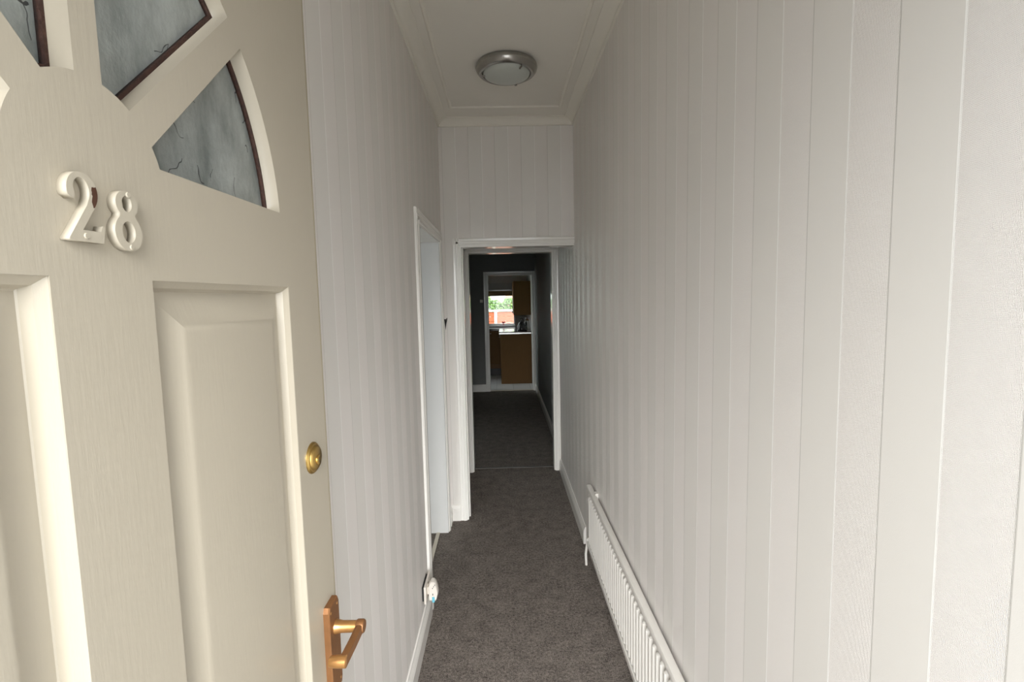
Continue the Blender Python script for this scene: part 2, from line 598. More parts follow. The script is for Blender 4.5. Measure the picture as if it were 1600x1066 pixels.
# skirting boards
SK = [(0, 0), (0.018, 0), (0.018, 0.078), (0.0155, 0.084), (0.0165, 0.090), (0.012, 0.100), (0.008, 0.108), (0.007, 0.114), (0, 0.114)]


def skirting(name, label, a, b, inward, mat=None, parent=None, h=1.0):
    a, b, n = Vector(a), Vector(b), Vector(inward)
    m = MB().prism(SK, lambda p: a + n * p[0] + Vector((0, 0, p[1] * h)), lambda p: b + n * p[0] + Vector((0, 0, p[1] * h)))
    o = m.build(name, mat or M['gloss'], parent)
    return struct(o, label) if not parent else o


skirting('baseboard_left', 'white skirting board along the left wall', (XL, Y0, 0), (XL, 2.374, 0), (1, 0, 0))
skirting('baseboard_right', 'white skirting board along the right wall, cut off square before the radiator', (XR, 3.03, 0), (XR, 4.37, 0), (-1, 0, 0))
skirting('baseboard_end', 'short white skirting board left of the end opening', (XL, Y1, 0), (-0.335, Y1, 0), (0, -1, 0))
skirting('baseboard_left.001', 'short white skirting board left of the far corner', (XL, 3.33, 0), (XL, Y1, 0), (1, 0, 0))

# ------------------------------------------------------------------ doorways
ARC = [(0, 0), (0.048, 0), (0.048, 0.010), (0.044, 0.014), (0.030, 0.013), (0.024, 0.017), (0.010, 0.017), (0.006, 0.013), (0, 0.013)]


def arch_run(parent, a, b, outw, nrm, name='architrave', wid=1.0, mat='gloss'):
    """architrave strip: a->b along the opening edge, outw away from the opening, nrm out of the wall"""
    a, b, w, n = Vector(a), Vector(b), Vector(outw), Vector(nrm)
    m = MB().prism(ARC, lambda p: a + w * p[0] * wid + n * p[1], lambda p: b + w * p[0] * wid + n * p[1])
    return m.build(name, M[mat], parent)


# doorway in the left wall, to the front room
d2 = empty('door_2', (XL, 2.85, 0))
d2.location = (0, 0, 0)
struct(d2, 'white framed doorway in the left wall leading to the front room')
arch_run(d2, (XL, 2.45, 0), (XL, 2.45, 2.0), (0, -1, 0), (1, 0, 0), wid=1.55)
arch_run(d2, (XL, 3.255, 0), (XL, 3.255, 2.0), (0, 1, 0), (1, 0, 0), wid=1.5)
arch_run(d2, (XL, 2.376, 1.97), (XL, 3.327, 1.97), (0, 0, 1), (1, 0, 0), wid=1.45)
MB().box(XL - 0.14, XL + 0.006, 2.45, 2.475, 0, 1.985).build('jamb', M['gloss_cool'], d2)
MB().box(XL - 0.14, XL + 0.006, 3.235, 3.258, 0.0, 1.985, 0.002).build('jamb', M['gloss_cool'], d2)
MB().box(XL - 0.14, XL + 0.006, 2.475, 3.235, 1.965, 1.99).build('door_head', M['gloss'], d2)
MB().box(-0.487, -0.462, 2.47, 3.235, 0, 0.006, 0.002).build('door_bar', M['gold_strip'], d2)

# opening in the end wall
d3 = empty('door_3')
struct(d3, 'white framed opening at the end of the hall without a right jamb')
arch_run(d3, (-0.287, Y1, 0), (-0.287, Y1, 2.011), (-1, 0, 0), (0, -1, 0))
arch_run(d3, (-0.335, Y1, 1.963), (XR, Y1, 1.963), (0, 0, 1), (0, -1, 0))
MB().box(-0.300, -0.277, Y1 - 0.004, Y1 + 0.124, 0, 1.965, 0.002).build('jamb', M['gloss'], d3)
MB().box(-0.277, XR, Y1 - 0.004, Y1 + 0.124, 1.950, 1.975, 0.002).build('door_head', M['gloss'], d3)
MB().box(-0.277, -0.268, Y1 + 0.05, Y1 + 0.09, 0, 1.950, 0.001).build('door_stop', M['gloss'], d3)
arch_run(d3, (-0.287, Y1 + 0.12, 0), (-0.287, Y1 + 0.12, 2.011), (-1, 0, 0), (0, 1, 0))

# lobby wall between the two openings and the inner doorway
Y2 = 4.40
lob = MB().box(-3.2, -0.312, Y2, Y2 + 0.12, 0, 2.95).box(-0.312, 0.468, Y2, Y2 + 0.12, 2.012, 2.95).box(0.468, 0.70, Y2, Y2 + 0.12, 0, 2.95)
struct(lob.build('wall_lobby', M['plaster']), 'wall around the inner doorway beyond the lobby')
struct(MB().box(-0.62, 0.65, Y2, Y2 + 0.12, 2.95, 3.0).build('trim_7', M['ceiling']), 'ceiling edge over the lobby wall')
d4 = empty('door_4')
struct(d4, 'white framed inner doorway into the dark back room')
arch_run(d4, (-0.302, Y2, 0), (-0.302, Y2, 2.058), (-1, 0, 0), (0, -1, 0), wid=1.25)
arch_run(d4, (0.456, Y2, 0), (0.456, Y2, 2.058), (1, 0, 0), (0, -1, 0), wid=1.06)
arch_run(d4, (-0.36, Y2, 2.004), (0.506, Y2, 2.004), (0, 0, 1), (0, -1, 0), wid=1.12)
MB().box(-0.315, -0.292, Y2 - 0.004, Y2 + 0.124, 0, 2.02, 0.002).build('jamb', M['gloss'], d4)
MB().box(0.446, 0.470, Y2 - 0.004, Y2 + 0.124, 0, 2.02, 0.002).build('jamb', M['gloss'], d4)
MB().box(-0.292, 0.446, Y2 - 0.004, Y2 + 0.124, 1.995, 2.02, 0.002).build('door_head', M['gloss'], d4)
MB().box(-0.292, 0.446, Y2 + 0.075, Y2 + 0.105, 0, 0.007, 0.002).build('door_bar', M['strip'], d4)

# ------------------------------------------------------------------ back room
Y3 = 8.29
struct(MB().box(0.552, 0.70, Y2 + 0.12, Y3, 0, 2.7).build('wall_back_room_right', M['grey_wall']), 'dark grey right wall of the back room')
bw = MB().box(-3.2, -2.75, Y3, Y3 + 0.12, 0, 2.7).box(-2.75, -1.25, Y3, Y3 + 0.12, 0, 0.55).box(-2.75, -1.25, Y3, Y3 + 0.12, 2.30, 2.7).box(-1.25, -0.247, Y3, Y3 + 0.12, 0, 2.7).box(-0.247, 0.517, Y3, Y3 + 0.12, 1.985, 2.7).box(0.517, 0.70, Y3, Y3 + 0.12, 0, 2.7)
struct(bw.build('wall_back_room_end', M['grey_wall']), 'dark grey end wall of the back room with the kitchen doorway')
struct(MB().box(-3.2, -3.08, Y2 + 0.12, Y3, 0, 2.7).build('wall_back_room_left', M['grey_wall']), 'dark grey left wall of the back room')
struct(MB().box(-3.08, 0.552, Y2 + 0.12, Y2 + 0.132, 0, 2.7).box(0, 0, 0, 0, 0, 0).build('wall_back_room_near', M['grey_wall']) if False else
       MB().box(-3.08, -0.36, Y2 + 0.12, Y2 + 0.130, 0, 2.62).build('wall_back_room_near', M['grey_wall']), 'dark grey near wall of the back room beside the inner doorway')
struct(MB().box(-3.2, 0.70, Y2 + 0.12, Y3 + 0.12, 2.62, 2.72).build('ceiling.002', M['plaster']), 'ceiling of the back room')
skirting('baseboard_back_room_right', 'white skirting board along the right wall of the back room', (0.552, Y2 + 0.13, 0), (0.552, Y3, 0), (-1, 0, 0))
skirting('baseboard_back_room_end', 'white skirting board left of the kitchen doorway', (-3.08, Y3, 0), (-0.31, Y3, 0), (0, -1, 0), h=1.08)
d5 = empty('door_5')
struct(d5, 'white framed doorway from the back room into the kitchen')
arch_run(d5, (-0.243, Y3, 0), (-0.243, Y3, 2.033), (-1, 0, 0), (0, -1, 0), wid=1.38)
arch_run(d5, (0.513, Y3, 0), (0.513, Y3, 2.033), (1, 0, 0), (0, -1, 0), wid=0.80)
arch_run(d5, (-0.309, Y3, 1.975), (0.551, Y3, 1.975), (0, 0, 1), (0, -1, 0), wid=1.2)
MB().box(-0.250, -0.233, Y3 - 0.004, Y3 + 0.124, 0, 1.99, 0.002).build('jamb', M['gloss'], d5)
MB().box(0.503, 0.520, Y3 - 0.004, Y3 + 0.124, 0, 1.99, 0.002).build('jamb', M['gloss'], d5)
MB().box(-0.233, 0.503, Y3 - 0.004, Y3 + 0.124, 1.968, 1.99, 0.002).build('door_head', M['gloss'], d5)
MB().box(-0.233, 0.503, Y3 + 0.02, Y3 + 0.07, 0, 0.008, 0.002).build('door_bar', M['gold_strip'], d5)

w3 = empty('window_3')
struct(w3, 'back room window onto the yard beside the kitchen')
MB().box(-2.75, -2.69, Y3 + 0.04, Y3 + 0.10, 0.55, 2.30).box(-1.31, -1.25, Y3 + 0.04, Y3 + 0.10, 0.55, 2.30).box(-2.69, -1.31, Y3 + 0.04, Y3 + 0.10, 0.55, 0.61).box(-2.69, -1.31, Y3 + 0.04, Y3 + 0.10, 2.24, 2.30).build('window_frame', M['upvc'], w3)
MB().box(-2.69, -1.31, Y3 + 0.065, Y3 + 0.071, 0.61, 2.24).build('pane', M['glass'], w3)

# ------------------------------------------------------------------ kitchen shell
YK0, YK1 = Y3 + 0.12, 10.55
KX0, KX1 = -1.00, 0.522
kf = MB().box(KX0 - 0.1, KX1 + 0.1, Y3 + 0.06, YK1 + 0.2, -0.06, -0.004).build('floor.001', M['grout'])
struct(kf, 'pale grey tiled floor of the kitchen')
tw = 0.30
proto = None
j = 0
y = YK0 - 0.05
while y < YK1 - 0.05:
    x = -0.13 + 0.0
    xs = [-0.135 - tw * k for k in range(3)] + [-0.135 + tw * k for k in range(1, 3)]
    for x in xs:
        if proto is None:
            proto = MB().box(0.0015, tw - 0.0015, 0.0015, tw - 0.0015, -0.004, 0.001, 0.0012, 1).build('tile', M['tile'], kf)
            t = proto
        else:
            t = proto.copy()
            C.objects.link(t)
            t.parent = kf
        t.location = (x, y, 0)
    y += tw
struct(MB().box(KX1, KX1 + 0.1, YK0, YK1 + 0.2, 0, 2.7).build('wall_kitchen_right', M['kitchen_wall']), 'right wall of the kitchen behind the units')
struct(MB().box(KX0 - 0.1, KX0, YK0, 8.47, 0, 2.7).box(KX0 - 0.1, KX0, 9.40, YK1 + 0.2, 0, 2.7).box(KX0 - 0.1, KX0, 8.47, 9.40, 2.05, 2.7).build('wall_kitchen_left', M['kitchen_wall']), 'left wall of the kitchen')
d6 = empty('door_6')
struct(d6, 'white glazed side door of the kitchen opening onto the yard')
MB().box(KX0 - 0.07, KX0 - 0.02, 8.47, 8.54, 0, 2.05).box(KX0 - 0.07, KX0 - 0.02, 9.33, 9.40, 0, 2.05).box(KX0 - 0.07, KX0 - 0.02, 8.54, 9.33, 0, 0.16).box(KX0 - 0.07, KX0 - 0.02, 8.54, 9.33, 1.97, 2.05).build('door_frame', M['upvc'], d6)
MB().box(KX0 - 0.048, KX0 - 0.042, 8.54, 9.33, 0.16, 1.97).build('pane', M['glass'], d6)
WX0, WX1, WZ0, WZ1 = -0.80, 0.262, 1.005, 1.75
kb = (MB().box(KX0, WX0, YK1, YK1 + 0.2, 0, 2.2).box(WX1, KX1, YK1, YK1 + 0.2, 0, 2.2).box(WX0, WX1, YK1, YK1 + 0.2, 0, WZ0).box(WX0, WX1, YK1, YK1 + 0.2, WZ1, 2.2))
struct(kb.build('wall_kitchen_back', M['kitchen_wall']), 'back wall of the kitchen around the window')
# sloping lean-to ceiling falling towards the window
z_a, z_b = 2.45, 1.905
kc = MB().prism([(YK0, z_a), (YK1, z_b), (YK1 + 0.2, z_b - 0.04), (YK1 + 0.2, z_b + 0.05), (YK0, z_a + 0.1)],
                lambda p: (KX0, p[0], p[1]), lambda p: (KX1, p[0], p[1]))
struct(kc.build('ceiling.003', M['kitchen_ceiling']), 'pale sloping ceiling of the kitchen')

w1 = empty('window_1')
struct(w1, 'bright white framed kitchen window onto the garden')
fy0, fy1 = YK1 + 0.10, YK1 + 0.16
wf = MB()
for a, b, c, d in ((WX0, WX0 + 0.05, WZ0, WZ1), (WX1 - 0.02, WX1, WZ0, WZ1), (WX0 + 0.05, WX1 - 0.02, WZ0, WZ0 + 0.03), (WX0 + 0.05, WX1 - 0.02, WZ1 - 0.04, WZ1), (-0.43, -0.39, WZ0 + 0.03, WZ1 - 0.04)):
    wf.box(a, b, fy0, fy1, c, d)
wf.build('window_frame', M['upvc'], w1)
MB().box(WX0 + 0.05, -0.43, fy0 + 0.025, fy0 + 0.031, WZ0 + 0.03, WZ1 - 0.04).build('pane', M['glass'], w1)
MB().box(-0.39, WX1 - 0.02, fy0 + 0.025, fy0 + 0.031, WZ0 + 0.03, WZ1 - 0.04).build('pane', M['glass'], w1)
MB().box(WX0 - 0.02, WX1 + 0.01, YK1 - 0.03, fy0, WZ0 - 0.025, WZ0 + 0.003, 0.004).build('window_sill', M['upvc'], w1)

# ------------------------------------------------------------------ FRONT DOOR
P = Vector((-0.289, 0.785, 0))
door = plate2d  # alias kept local below
DW, DH = 0.814, 2.08
RZ = -math.asin(0.021)


def dput(s, z, o):
    return Vector((o, -s, z))


BC = (0.407, 1.697)                   # sunburst centre
RI, RO, HB, HV = 0.070, 0.289, 0.0155, 0.0118


def pane_outline(kind, mirror, grow=0.0, ri=RI, ro=RO, n=14):
    """outline in (s, z); kind 0 the low side pane, 1 the upper pane beside the centre bar"""
    ri -= grow
    ro += grow
    q = []
    r2 = math.sqrt(0.5)
    if kind == 0:
        zb = 0.0207 - grow
        h = HB - grow

        def on_low(r):
            return (math.sqrt(r * r - zb * zb), zb)

        def on_diag(r):      # lower-right side of the 45 degree bar
            m = math.sqrt(r * r - h * h)
            return ((m + h) * r2, (m - h) * r2)
        a0 = math.atan2(*reversed(on_low(ro)))
        a1 = math.atan2(*reversed(on_diag(ro)))
        q = [(ro * math.cos(a0 + (a1 - a0) * k / n), ro * math.sin(a0 + (a1 - a0) * k / n)) for k in range(n + 1)]
        b0 = math.atan2(*reversed(on_low(ri)))
        b1 = math.atan2(*reversed(on_diag(ri)))
        q += [(ri * math.cos(b1 + (b0 - b1) * k / 4), ri * math.sin(b1 + (b0 - b1) * k / 4)) for k in range(5)]
    else:
        h = HB - grow
        v = HV - grow

        def on_diag(r):
            m = math.sqrt(r * r - h * h)
            return ((m - h) * r2, (m + h) * r2)

        def on_vert(r):
            return (v, math.sqrt(r * r - v * v))
        a0 = math.atan2(*reversed(on_diag(ro)))
        a1 = math.atan2(*reversed(on_vert(ro)))
        q = [(ro * math.cos(a0 + (a1 - a0) * k / n), ro * math.sin(a0 + (a1 - a0) * k / n)) for k in range(n + 1)]
        b0 = math.atan2(*reversed(on_diag(ri)))
        b1 = math.atan2(*reversed(on_vert(ri)))
        q += [(ri * math.cos(b1 + (b0 - b1) * k / 4), ri * math.sin(b1 + (b0 - b1) * k / 4)) for k in range(5)]
    sg = 1 if mirror else -1
    pts = [(BC[0] + sg * u, BC[1] + w) for u, w in q]
    return pts if mirror else pts[::-1]


def rect(s0, s1, z0, z1):
    return [(s0, z0), (s1, z0), (s1, z1), (s0, z1)]


PAN = [(0.1055, 0.3605), (0.4535, 0.7085)]
PZ0, PZ1 = 0.24, 1.6207
LIP = 0.0065
holes = [pane_outline(k, m) for k in (0, 1) for m in (False, True)] + [rect(a, b, PZ0, PZ1) for a, b in PAN]
d1 = plate2d('door_1', rect(LIP + 0.0022, DW, 0.012, DH), holes, -0.044, 0.0, M['door'], None, dput)
d1.location = P
d1.rotation_euler = (0, 0, RZ)
tag(d1, 'cream painted front door standing open on the left, numbered 28', 'door', kind='structure')
MB().box(-0.044, -0.0008, -LIP, 0, 0.012, DH, 0.0015, 2).build('edge_lipping', M['old_paint'], d1)
MB().box(-0.042, -0.0010, -LIP - 0.0022, -LIP, 0.012, DH - 0.025).build('groove_shade', M['bead'], d1)  # dark strip filling the groove, standing in for its shade
for a, b in PAN:
    def ring(i, o):
        return [Vector((o, -s, z)) for s, z in rect(a + i, b - i, PZ0 + i, PZ1 - i)]
    # moulding falls from the face, flat bevel rises to the raised field
    MB().loops([ring(-0.004, -0.034), ring(0.0, -0.034), ring(0.0, -0.0012), ring(0.0022, -0.0032), ring(0.006, -0.0065), ring(0.0085, -0.0140),
                ring(0.0095, -0.0150), ring(0.0125, -0.0146), ring(0.0400, -0.0056), ring(0.0435, -0.0046), ring(0.0480, -0.0042)]).build('panel', M['door'], d1, True)
for k in (0, 1):
    for m in (False, True):
        op = pane_outline(k, m)
        plate2d('glass_pane', pane_outline(k, m, 0.004), [], -0.0265, -0.0215, M['oldglass'], d1, dput)
        plate2d('glazing_bead', pane_outline(k, m, 0.001), [pane_outline(k, m, -0.0030)], -0.0214, -0.0165, M['bead'], d1, dput)

# numerals: outlines in millimetres, x to the right as read, y up


def arc(cx, cy, rx, ry, a0, a1, n):
    return [(cx + rx * math.cos(math.radians(a0 + (a1 - a0) * k / n)), cy + ry * math.sin(math.radians(a0 + (a1 - a0) * k / n))) for k in range(n + 1)]


two = (arc(14.5, 34.5, 12.5, 13.5, 196, -30, 22) + [(23.2, 24.2), (12.2, 8.0), (27.0, 8.0), (29.0, 12.5), (31.2, 12.5), (29.0, 0.0), (1.0, 0.0), (1.0, 1.5)]
       + [(17.2, 25.6)] + arc(13.6, 35.0, 6.6, 9.2, -42, 168, 16) + [(7.6, 34.2), (8.2, 31.2), (6.6, 28.6)])
eight_out = arc(13.5, 36.0, 11.0, 10.2, -48, 228, 20) + arc(13.5, 14.2, 13.6, 14.2, 127, 413, 26)
eight_h1 = arc(13.5, 36.3, 4.9, 6.2, 0, 345, 18)
eight_h2 = arc(13.5, 14.6, 6.6, 8.4, 0, 345, 20)


def numeral(outer, hls, s_left, z_base, sc, mat, screws):
    def pl(u, v, o):
        return Vector((o, -(s_left - u * 0.001 * sc), z_base + v * 0.001 * sc))
    o = plate2d('house_number', outer, hls, 0.0, 0.0068, mat, d1, pl, bevel=0.0 if outer is two else 0.0)
    for u, v in screws:
        c = pl(u, v, 0.0068)
        m = MB().lathe([(0, 0.0007), (0.0018, 0.0007), (0.0024, 0.0), (0.0024, -0.0005), (0, -0.0005)], 16, 'x', c)
        m.build('screw', M['number_plain'], o, True)
    return o


numeral(two, [], 0.4438, 1.6455, 1.0, M['number'], [(14.5, 4.0)])
numeral(eight_out, [eight_h1, eight_h2], 0.4035, 1.6425, 1.0, M['number_plain'], [(15.5, 43.5), (15.0, 3.0)])

# cylinder lock
lk = MB().lathe([(0, -0.001), (0.0235, -0.001), (0.0235, 0.0015), (0.0215, 0.0038), (0.0190, 0.0042), (0.0176, 0.0070), (0.0155, 0.0080), (0.0, 0.0084)], 40, 'x', (0, -0.0625, 1.3665)).build('lock_cylinder', M['brass'], d1, True)
MB().lathe([(0, 0.0), (0.0078, 0.0), (0.0078, 0.0012), (0.0070, 0.0018), (0, 0.0018)], 24, 'x', (0.0083, -0.0615, 1.3630)).build('key_barrel', M['brass'], lk, True)
MB().box(0.0098, 0.0104, -0.0622, -0.0608, 1.3590, 1.3672).build('keyway', M['dark'], lk)

# lever handle on a long back plate
hs0, hs1, hz0, hz1 = 0.016, 0.058, 0.972, 1.122
pl_prof = [(-hs1 + 0.004, hz0), (-hs0 - 0.004, hz0), (-hs0, hz0 + 0.008), (-hs0, hz1 - 0.008), (-hs0 - 0.004, hz1), (-hs1 + 0.004, hz1), (-hs1, hz1 - 0.008), (-hs1, hz0 + 0.008)]
hb = MB()
ctr = (-(hs0 + hs1) / 2, (hz0 + hz1) / 2)


def pring(o, k):
    return [Vector((o, ctr[0] + (p[0] - ctr[0]) * (1 - k), ctr[1] + (p[1] - ctr[1]) * (1 - k * 0.3))) for p in pl_prof]


hb.loops([pring(0, 0), pring(0.0075, 0), pring(0.0095, 0.07)])
handle = hb.build('door_handle', M['bronze'], d1)
zl, sl = 1.0775, 0.034
MB().lathe([(0, 0.009), (0.0115, 0.009), (0.0105, 0.014), (0.0092, 0.020), (0.0088, 0.046), (0, 0.046)], 28, 'x', (0, -sl, zl)).build('handle_neck', M['bronze_worn'], handle, True)
# lever: flattened bar from the neck towards the hinge, with a round boss at each end
lev = MB()
lev.lathe([(0, 0.043), (0.0098, 0.043), (0.0108, 0.045), (0.0108, 0.053), (0.0095, 0.0555), (0, 0.056)], 28, 'x', (0, -sl, zl))
se, ze = sl + 0.072, zl - 0.004
sec = [(0.0440, 0.0062), (0.0440, -0.0062), (0.0465, -0.0078), (0.0520, -0.0078), (0.0545, -0.0062), (0.0545, 0.0062), (0.0520, 0.0078), (0.0465, 0.0078)]
lev.loops([[Vector((p[0], -sl, zl + p[1])) for p in sec], [Vector((p[0] - 0.001, -(sl + 0.036), zl - 0.002 + p[1] * 1.0)) for p in sec],
           [Vector((p[0] - 0.003, -se, ze + p[1] * 1.05)) for p in sec]])
lev.build('lever', M['bronze'], handle, True)
MB().lathe([(0, 0.026), (0.0070, 0.026), (0.0082, 0.028), (0.0088, 0.041), (0.0088, 0.0505), (0.007, 0.0515), (0, 0.0515)], 24, 'x', (0, -se, ze)).build('lever_end', M['bronze_worn'], handle, True)
for ss in (hs0 + 0.008, hs1 - 0.007):
    for zz in (hz1 - 0.011, hz0 + 0.011):
        MB().lathe([(0, 0.0006), (0.002, 0.0006), (0.0028, -0.0006), (0, -0.0006)], 14, 'x', (0.0095, -ss, zz)).build('screw', M['bronze_worn'], handle, True)
MB().box(0.0092, 0.0098, -0.0395, -0.0345, 1.012, 1.026).build('keyhole', M['dark'], handle)

# ------------------------------------------------------------------ ceiling light
CL = empty('ceiling_light', (0.05, 2.655, ZC))
tag(CL, 'round flush ceiling light with a chrome rim and unlit frosted glass', 'ceiling light')
MB().lathe([(0, 0), (0.150, 0), (0.158, -0.006), (0.160, -0.016), (0.156, -0.030), (0.146, -0.042), (0.134, -0.048), (0.126, -0.047), (0.122, -0.040), (0.0, -0.034)], 64).build('rim', M['chrome'], CL, True)
MB().lathe([(0, -0.036), (0.118, -0.036), (0.1205, -0.044), (0.117, -0.051), (0.100, -0.060), (0.070, -0.067), (0.035, -0.070), (0, -0.071)], 56).build('glass_shade', M['frost'], CL, True)
for k in range(3):
    a = math.radians(-55 + 120 * k)
    c, s_ = math.cos(a), math.sin(a)
    MB().tube([(0.130 * c, 0.130 * s_, -0.040), (0.128 * c, 0.128 * s_, -0.054), (0.112 * c, 0.112 * s_, -0.059)], 0.0045, 10).build('clip', M['chrome'], CL, True)

# ------------------------------------------------------------------ radiator
RA = empty('radiator', (0.478, 1.85, 0.14))
tag(RA, 'long low white panel radiator with vertical flutes on the right wall', 'radiator')
ry0, ry1 = 0.96, 2.76
rz0, rz1 = 0.142, 0.500
xf = 0.4655


def rl(x, y, z):
    return Vector((x - 0.478, y - 1.85, z - 0.14))


pitch = 0.0385
prof = []
yy = ry0 + 0.03
while yy + pitch < ry1 - 0.012:
    prof += [(yy, 0.006), (yy + pitch * 0.08, -0.006), (yy + pitch * 0.22, -0.011), (yy + pitch * 0.38, -0.011), (yy + pitch * 0.52, -0.006), (yy + pitch * 0.60, 0.006)]
    yy += pitch
prof = [(ry0, 0.0)] + prof + [(ry1 - 0.004, 0.006), (ry1, 0.0)]
mb = MB()


def row(z, k):
    return [rl(xf + 0.011 + d * k, y_, z) for y_, d in prof]


bk = [rl(xf + 0.019, ry1, 0), rl(xf + 0.019, ry0, 0)]
lv = []
for z, k in ((rz0 + 0.006, 0), (rz0 + 0.022, 0), (rz0 + 0.032, 1), (rz1 - 0.050, 1), (rz1 - 0.040, 0), (rz1 - 0.012, 0)):
    L = row(z, k)
    lv.append(L + [rl(xf + 0.019, ry1, z), rl(xf + 0.019, ry0, z)])
mb.loops(lv)
mb.build('fluted_panel', M['radiator'], RA, True)
rp = [(xf, rz1 - 0.022), (xf - 0.001, rz1 - 0.008), (xf + 0.003, rz1 - 0.001), (xf + 0.010, rz1 + 0.001), (xf + 0.024, rz1 + 0.001), (xf + 0.030, rz1 - 0.003), (xf + 0.031, rz1 - 0.022)]
MB().prism(rp, lambda p: rl(p[0], ry0, p[1]), lambda p: rl(p[0], ry1 + 0.004, p[1])).build('top_rail', M['radiator'], RA, True)
rb = [(xf - 0.001, rz0), (xf - 0.001, rz0 + 0.014), (xf + 0.004, rz0 + 0.018), (xf + 0.020, rz0 + 0.018), (xf + 0.024, rz0 + 0.012), (xf + 0.024, rz0)]
MB().prism(rb, lambda p: rl(p[0], ry0, p[1]), lambda p: rl(p[0], ry1, p[1])).build('bottom_seam', M['radiator'], RA)
MB().box(*[v for a, b in zip(rl(xf + 0.022, 2.60, rz1 - 0.09), rl(XR - 0.0015, 2.64, rz1 + 0.012)) for v in (a, b)], 0.003).build('wall_bracket', M['radiator'], RA)
MB().box(*[v for a, b in zip(rl(xf + 0.022, 1.16, rz1 - 0.09), rl(XR - 0.0015, 1.20, rz1 + 0.012)) for v in (a, b)], 0.003).build('wall_bracket', M['radiator'], RA)
MB().lathe([(0, 0), (0.011, 0), (0.011, 0.016), (0.009, 0.020), (0, 0.020)], 20, 'y', rl(xf + 0.010, ry1 - 0.003, rz0 + 0.028)).build('valve', M['radiator'], RA, True)
MB().tube([rl(xf + 0.008, ry1 + 0.010, rz0 + 0.022), rl(xf + 0.002, ry1 + 0.016, rz0 - 0.02), rl(xf - 0.004, ry1 + 0.020, rz0 - 0.07), rl(xf - 0.001, ry1 + 0.022, 0.0)], 0.0075, 14).build('pipe_tail', M['radiator'], RA, True)

# ------------------------------------------------------------------ socket and plug-in on the left wall
SO = empty('wall_socket', (XL, 2.26, 0.212))
tag(SO, 'white plug socket standing proud on the left wall near the skirting', 'socket')
MB().box(0.0, 0.010, -0.060, 0.060, -0.034, 0.034, 0.001, 1).build('gap_shade', M['dark'], SO)  # black block in place of the shaded gap behind the faceplate
MB().box(0.010, 0.021, -0.073, 0.073, -0.043, 0.043, 0.004, 2).build('faceplate', M['plastic'], SO)
for yy in (-0.018, 0.018):
    MB().box(0.021, 0.0245, yy - 0.006, yy + 0.006, 0.012, 0.030, 0.001, 1).build('rocker_switch', M['plastic'], SO)
AF = empty('air_freshener', (XL + 0.021, 2.235, 0.216))
AF.scale = (0.86, 0.9, 0.86)
tag(AF, 'white plug-in air freshener with blue liquid in the left wall socket', 'air freshener')
# body: rounded hood outline in X-Z, extruded along Y
hood = [(0.008, -0.052)] + [(0.008, 0.030)] + arc(0.030, 0.030, 0.022, 0.028, 180, 20, 12)[1:] + [(0.058, 0.012), (0.060, -0.018), (0.050, -0.050), (0.044, -0.056)]
hh = MB()


def hring(yv, k):
    return [Vector((0.032 + (p[0] - 0.032) * k, yv, p[1] * k)) for p in hood]


hh.loops([hring(-0.026, 0.86), hring(-0.020, 0.97), hring(0.0, 1.0), hring(0.020, 0.97), hring(0.026, 0.86)])
hh.build('housing', M['plastic'], AF, True)
MB().box(0.0, 0.010, -0.014, 0.014, -0.020, 0.024, 0.002, 1).build('plug', M['plastic'], AF)
for k in range(3):
    MB().box(0.030 + 0.006 * k, 0.0335 + 0.006 * k, -0.0275, -0.0235, 0.020 + 0.009 * k, 0.0255 + 0.009 * k).build('vent_slot', M['dark'], AF)
MB().box(0.030, 0.0335, -0.0278, -0.024, -0.018, -0.008).build('vent_slot', M['dark'], AF)
MB().box(0.026, 0.042, -0.0285, -0.006, -0.060, -0.026, 0.004, 2).build('refill_bottle', M['blue'], AF, True)

# small black coat hook in the far left corner
HK = empty('wall_hook', (-0.399, Y1, 1.42))
tag(HK, 'small black hook on the narrow wall strip left of the end opening', 'hook')
MB().prism([(-0.010, 0.038), (0.012, 0.038), (0.004, 0.0), (-0.002, -0.038)], lambda p: (p[0], -0.004, p[1]), lambda p: (p[0], 0, p[1])).build('back_plate', M['dark'], HK)
MB().tube([(0.002, -0.003, 0.030), (0.008, -0.018, 0.036), (0.013, -0.026, 0.046)], [0.004, 0.0032, 0.0026], 10).build('prong', M['strip'], HK, True)

# light switch in the back room
SW = empty('light_switch', (-0.352, Y3, 1.545))
tag(SW, 'small pale light switch on the dark end wall left of the kitchen doorway', 'switch')
MB().box(-0.025, 0.025, -0.009, 0, -0.025, 0.025, 0.003).build('faceplate', M['plastic'], SW)
MB().box(-0.006, 0.006, -0.0125, -0.009, -0.011, 0.011, 0.001, 1).build('rocker_switch', M['plastic'], SW)

# ------------------------------------------------------------------ kitchen furniture


def bar_handle(parent, x, y, z, axis):
    if axis == 'x':      # on a front facing -X, bar along Y
        MB().tube([(x, y - 0.06, z), (x - 0.025, y - 0.06, z), (x - 0.025, y + 0.06, z), (x, y + 0.06, z)], 0.005, 8).build('handle', M['chrome'], parent, True)
    else:
        MB().tube([(x - 0.06, y, z), (x - 0.06, y - 0.025, z), (x + 0.06, y - 0.025, z), (x + 0.06, y, z)], 0.005, 8).build('handle', M['chrome'], parent, True)


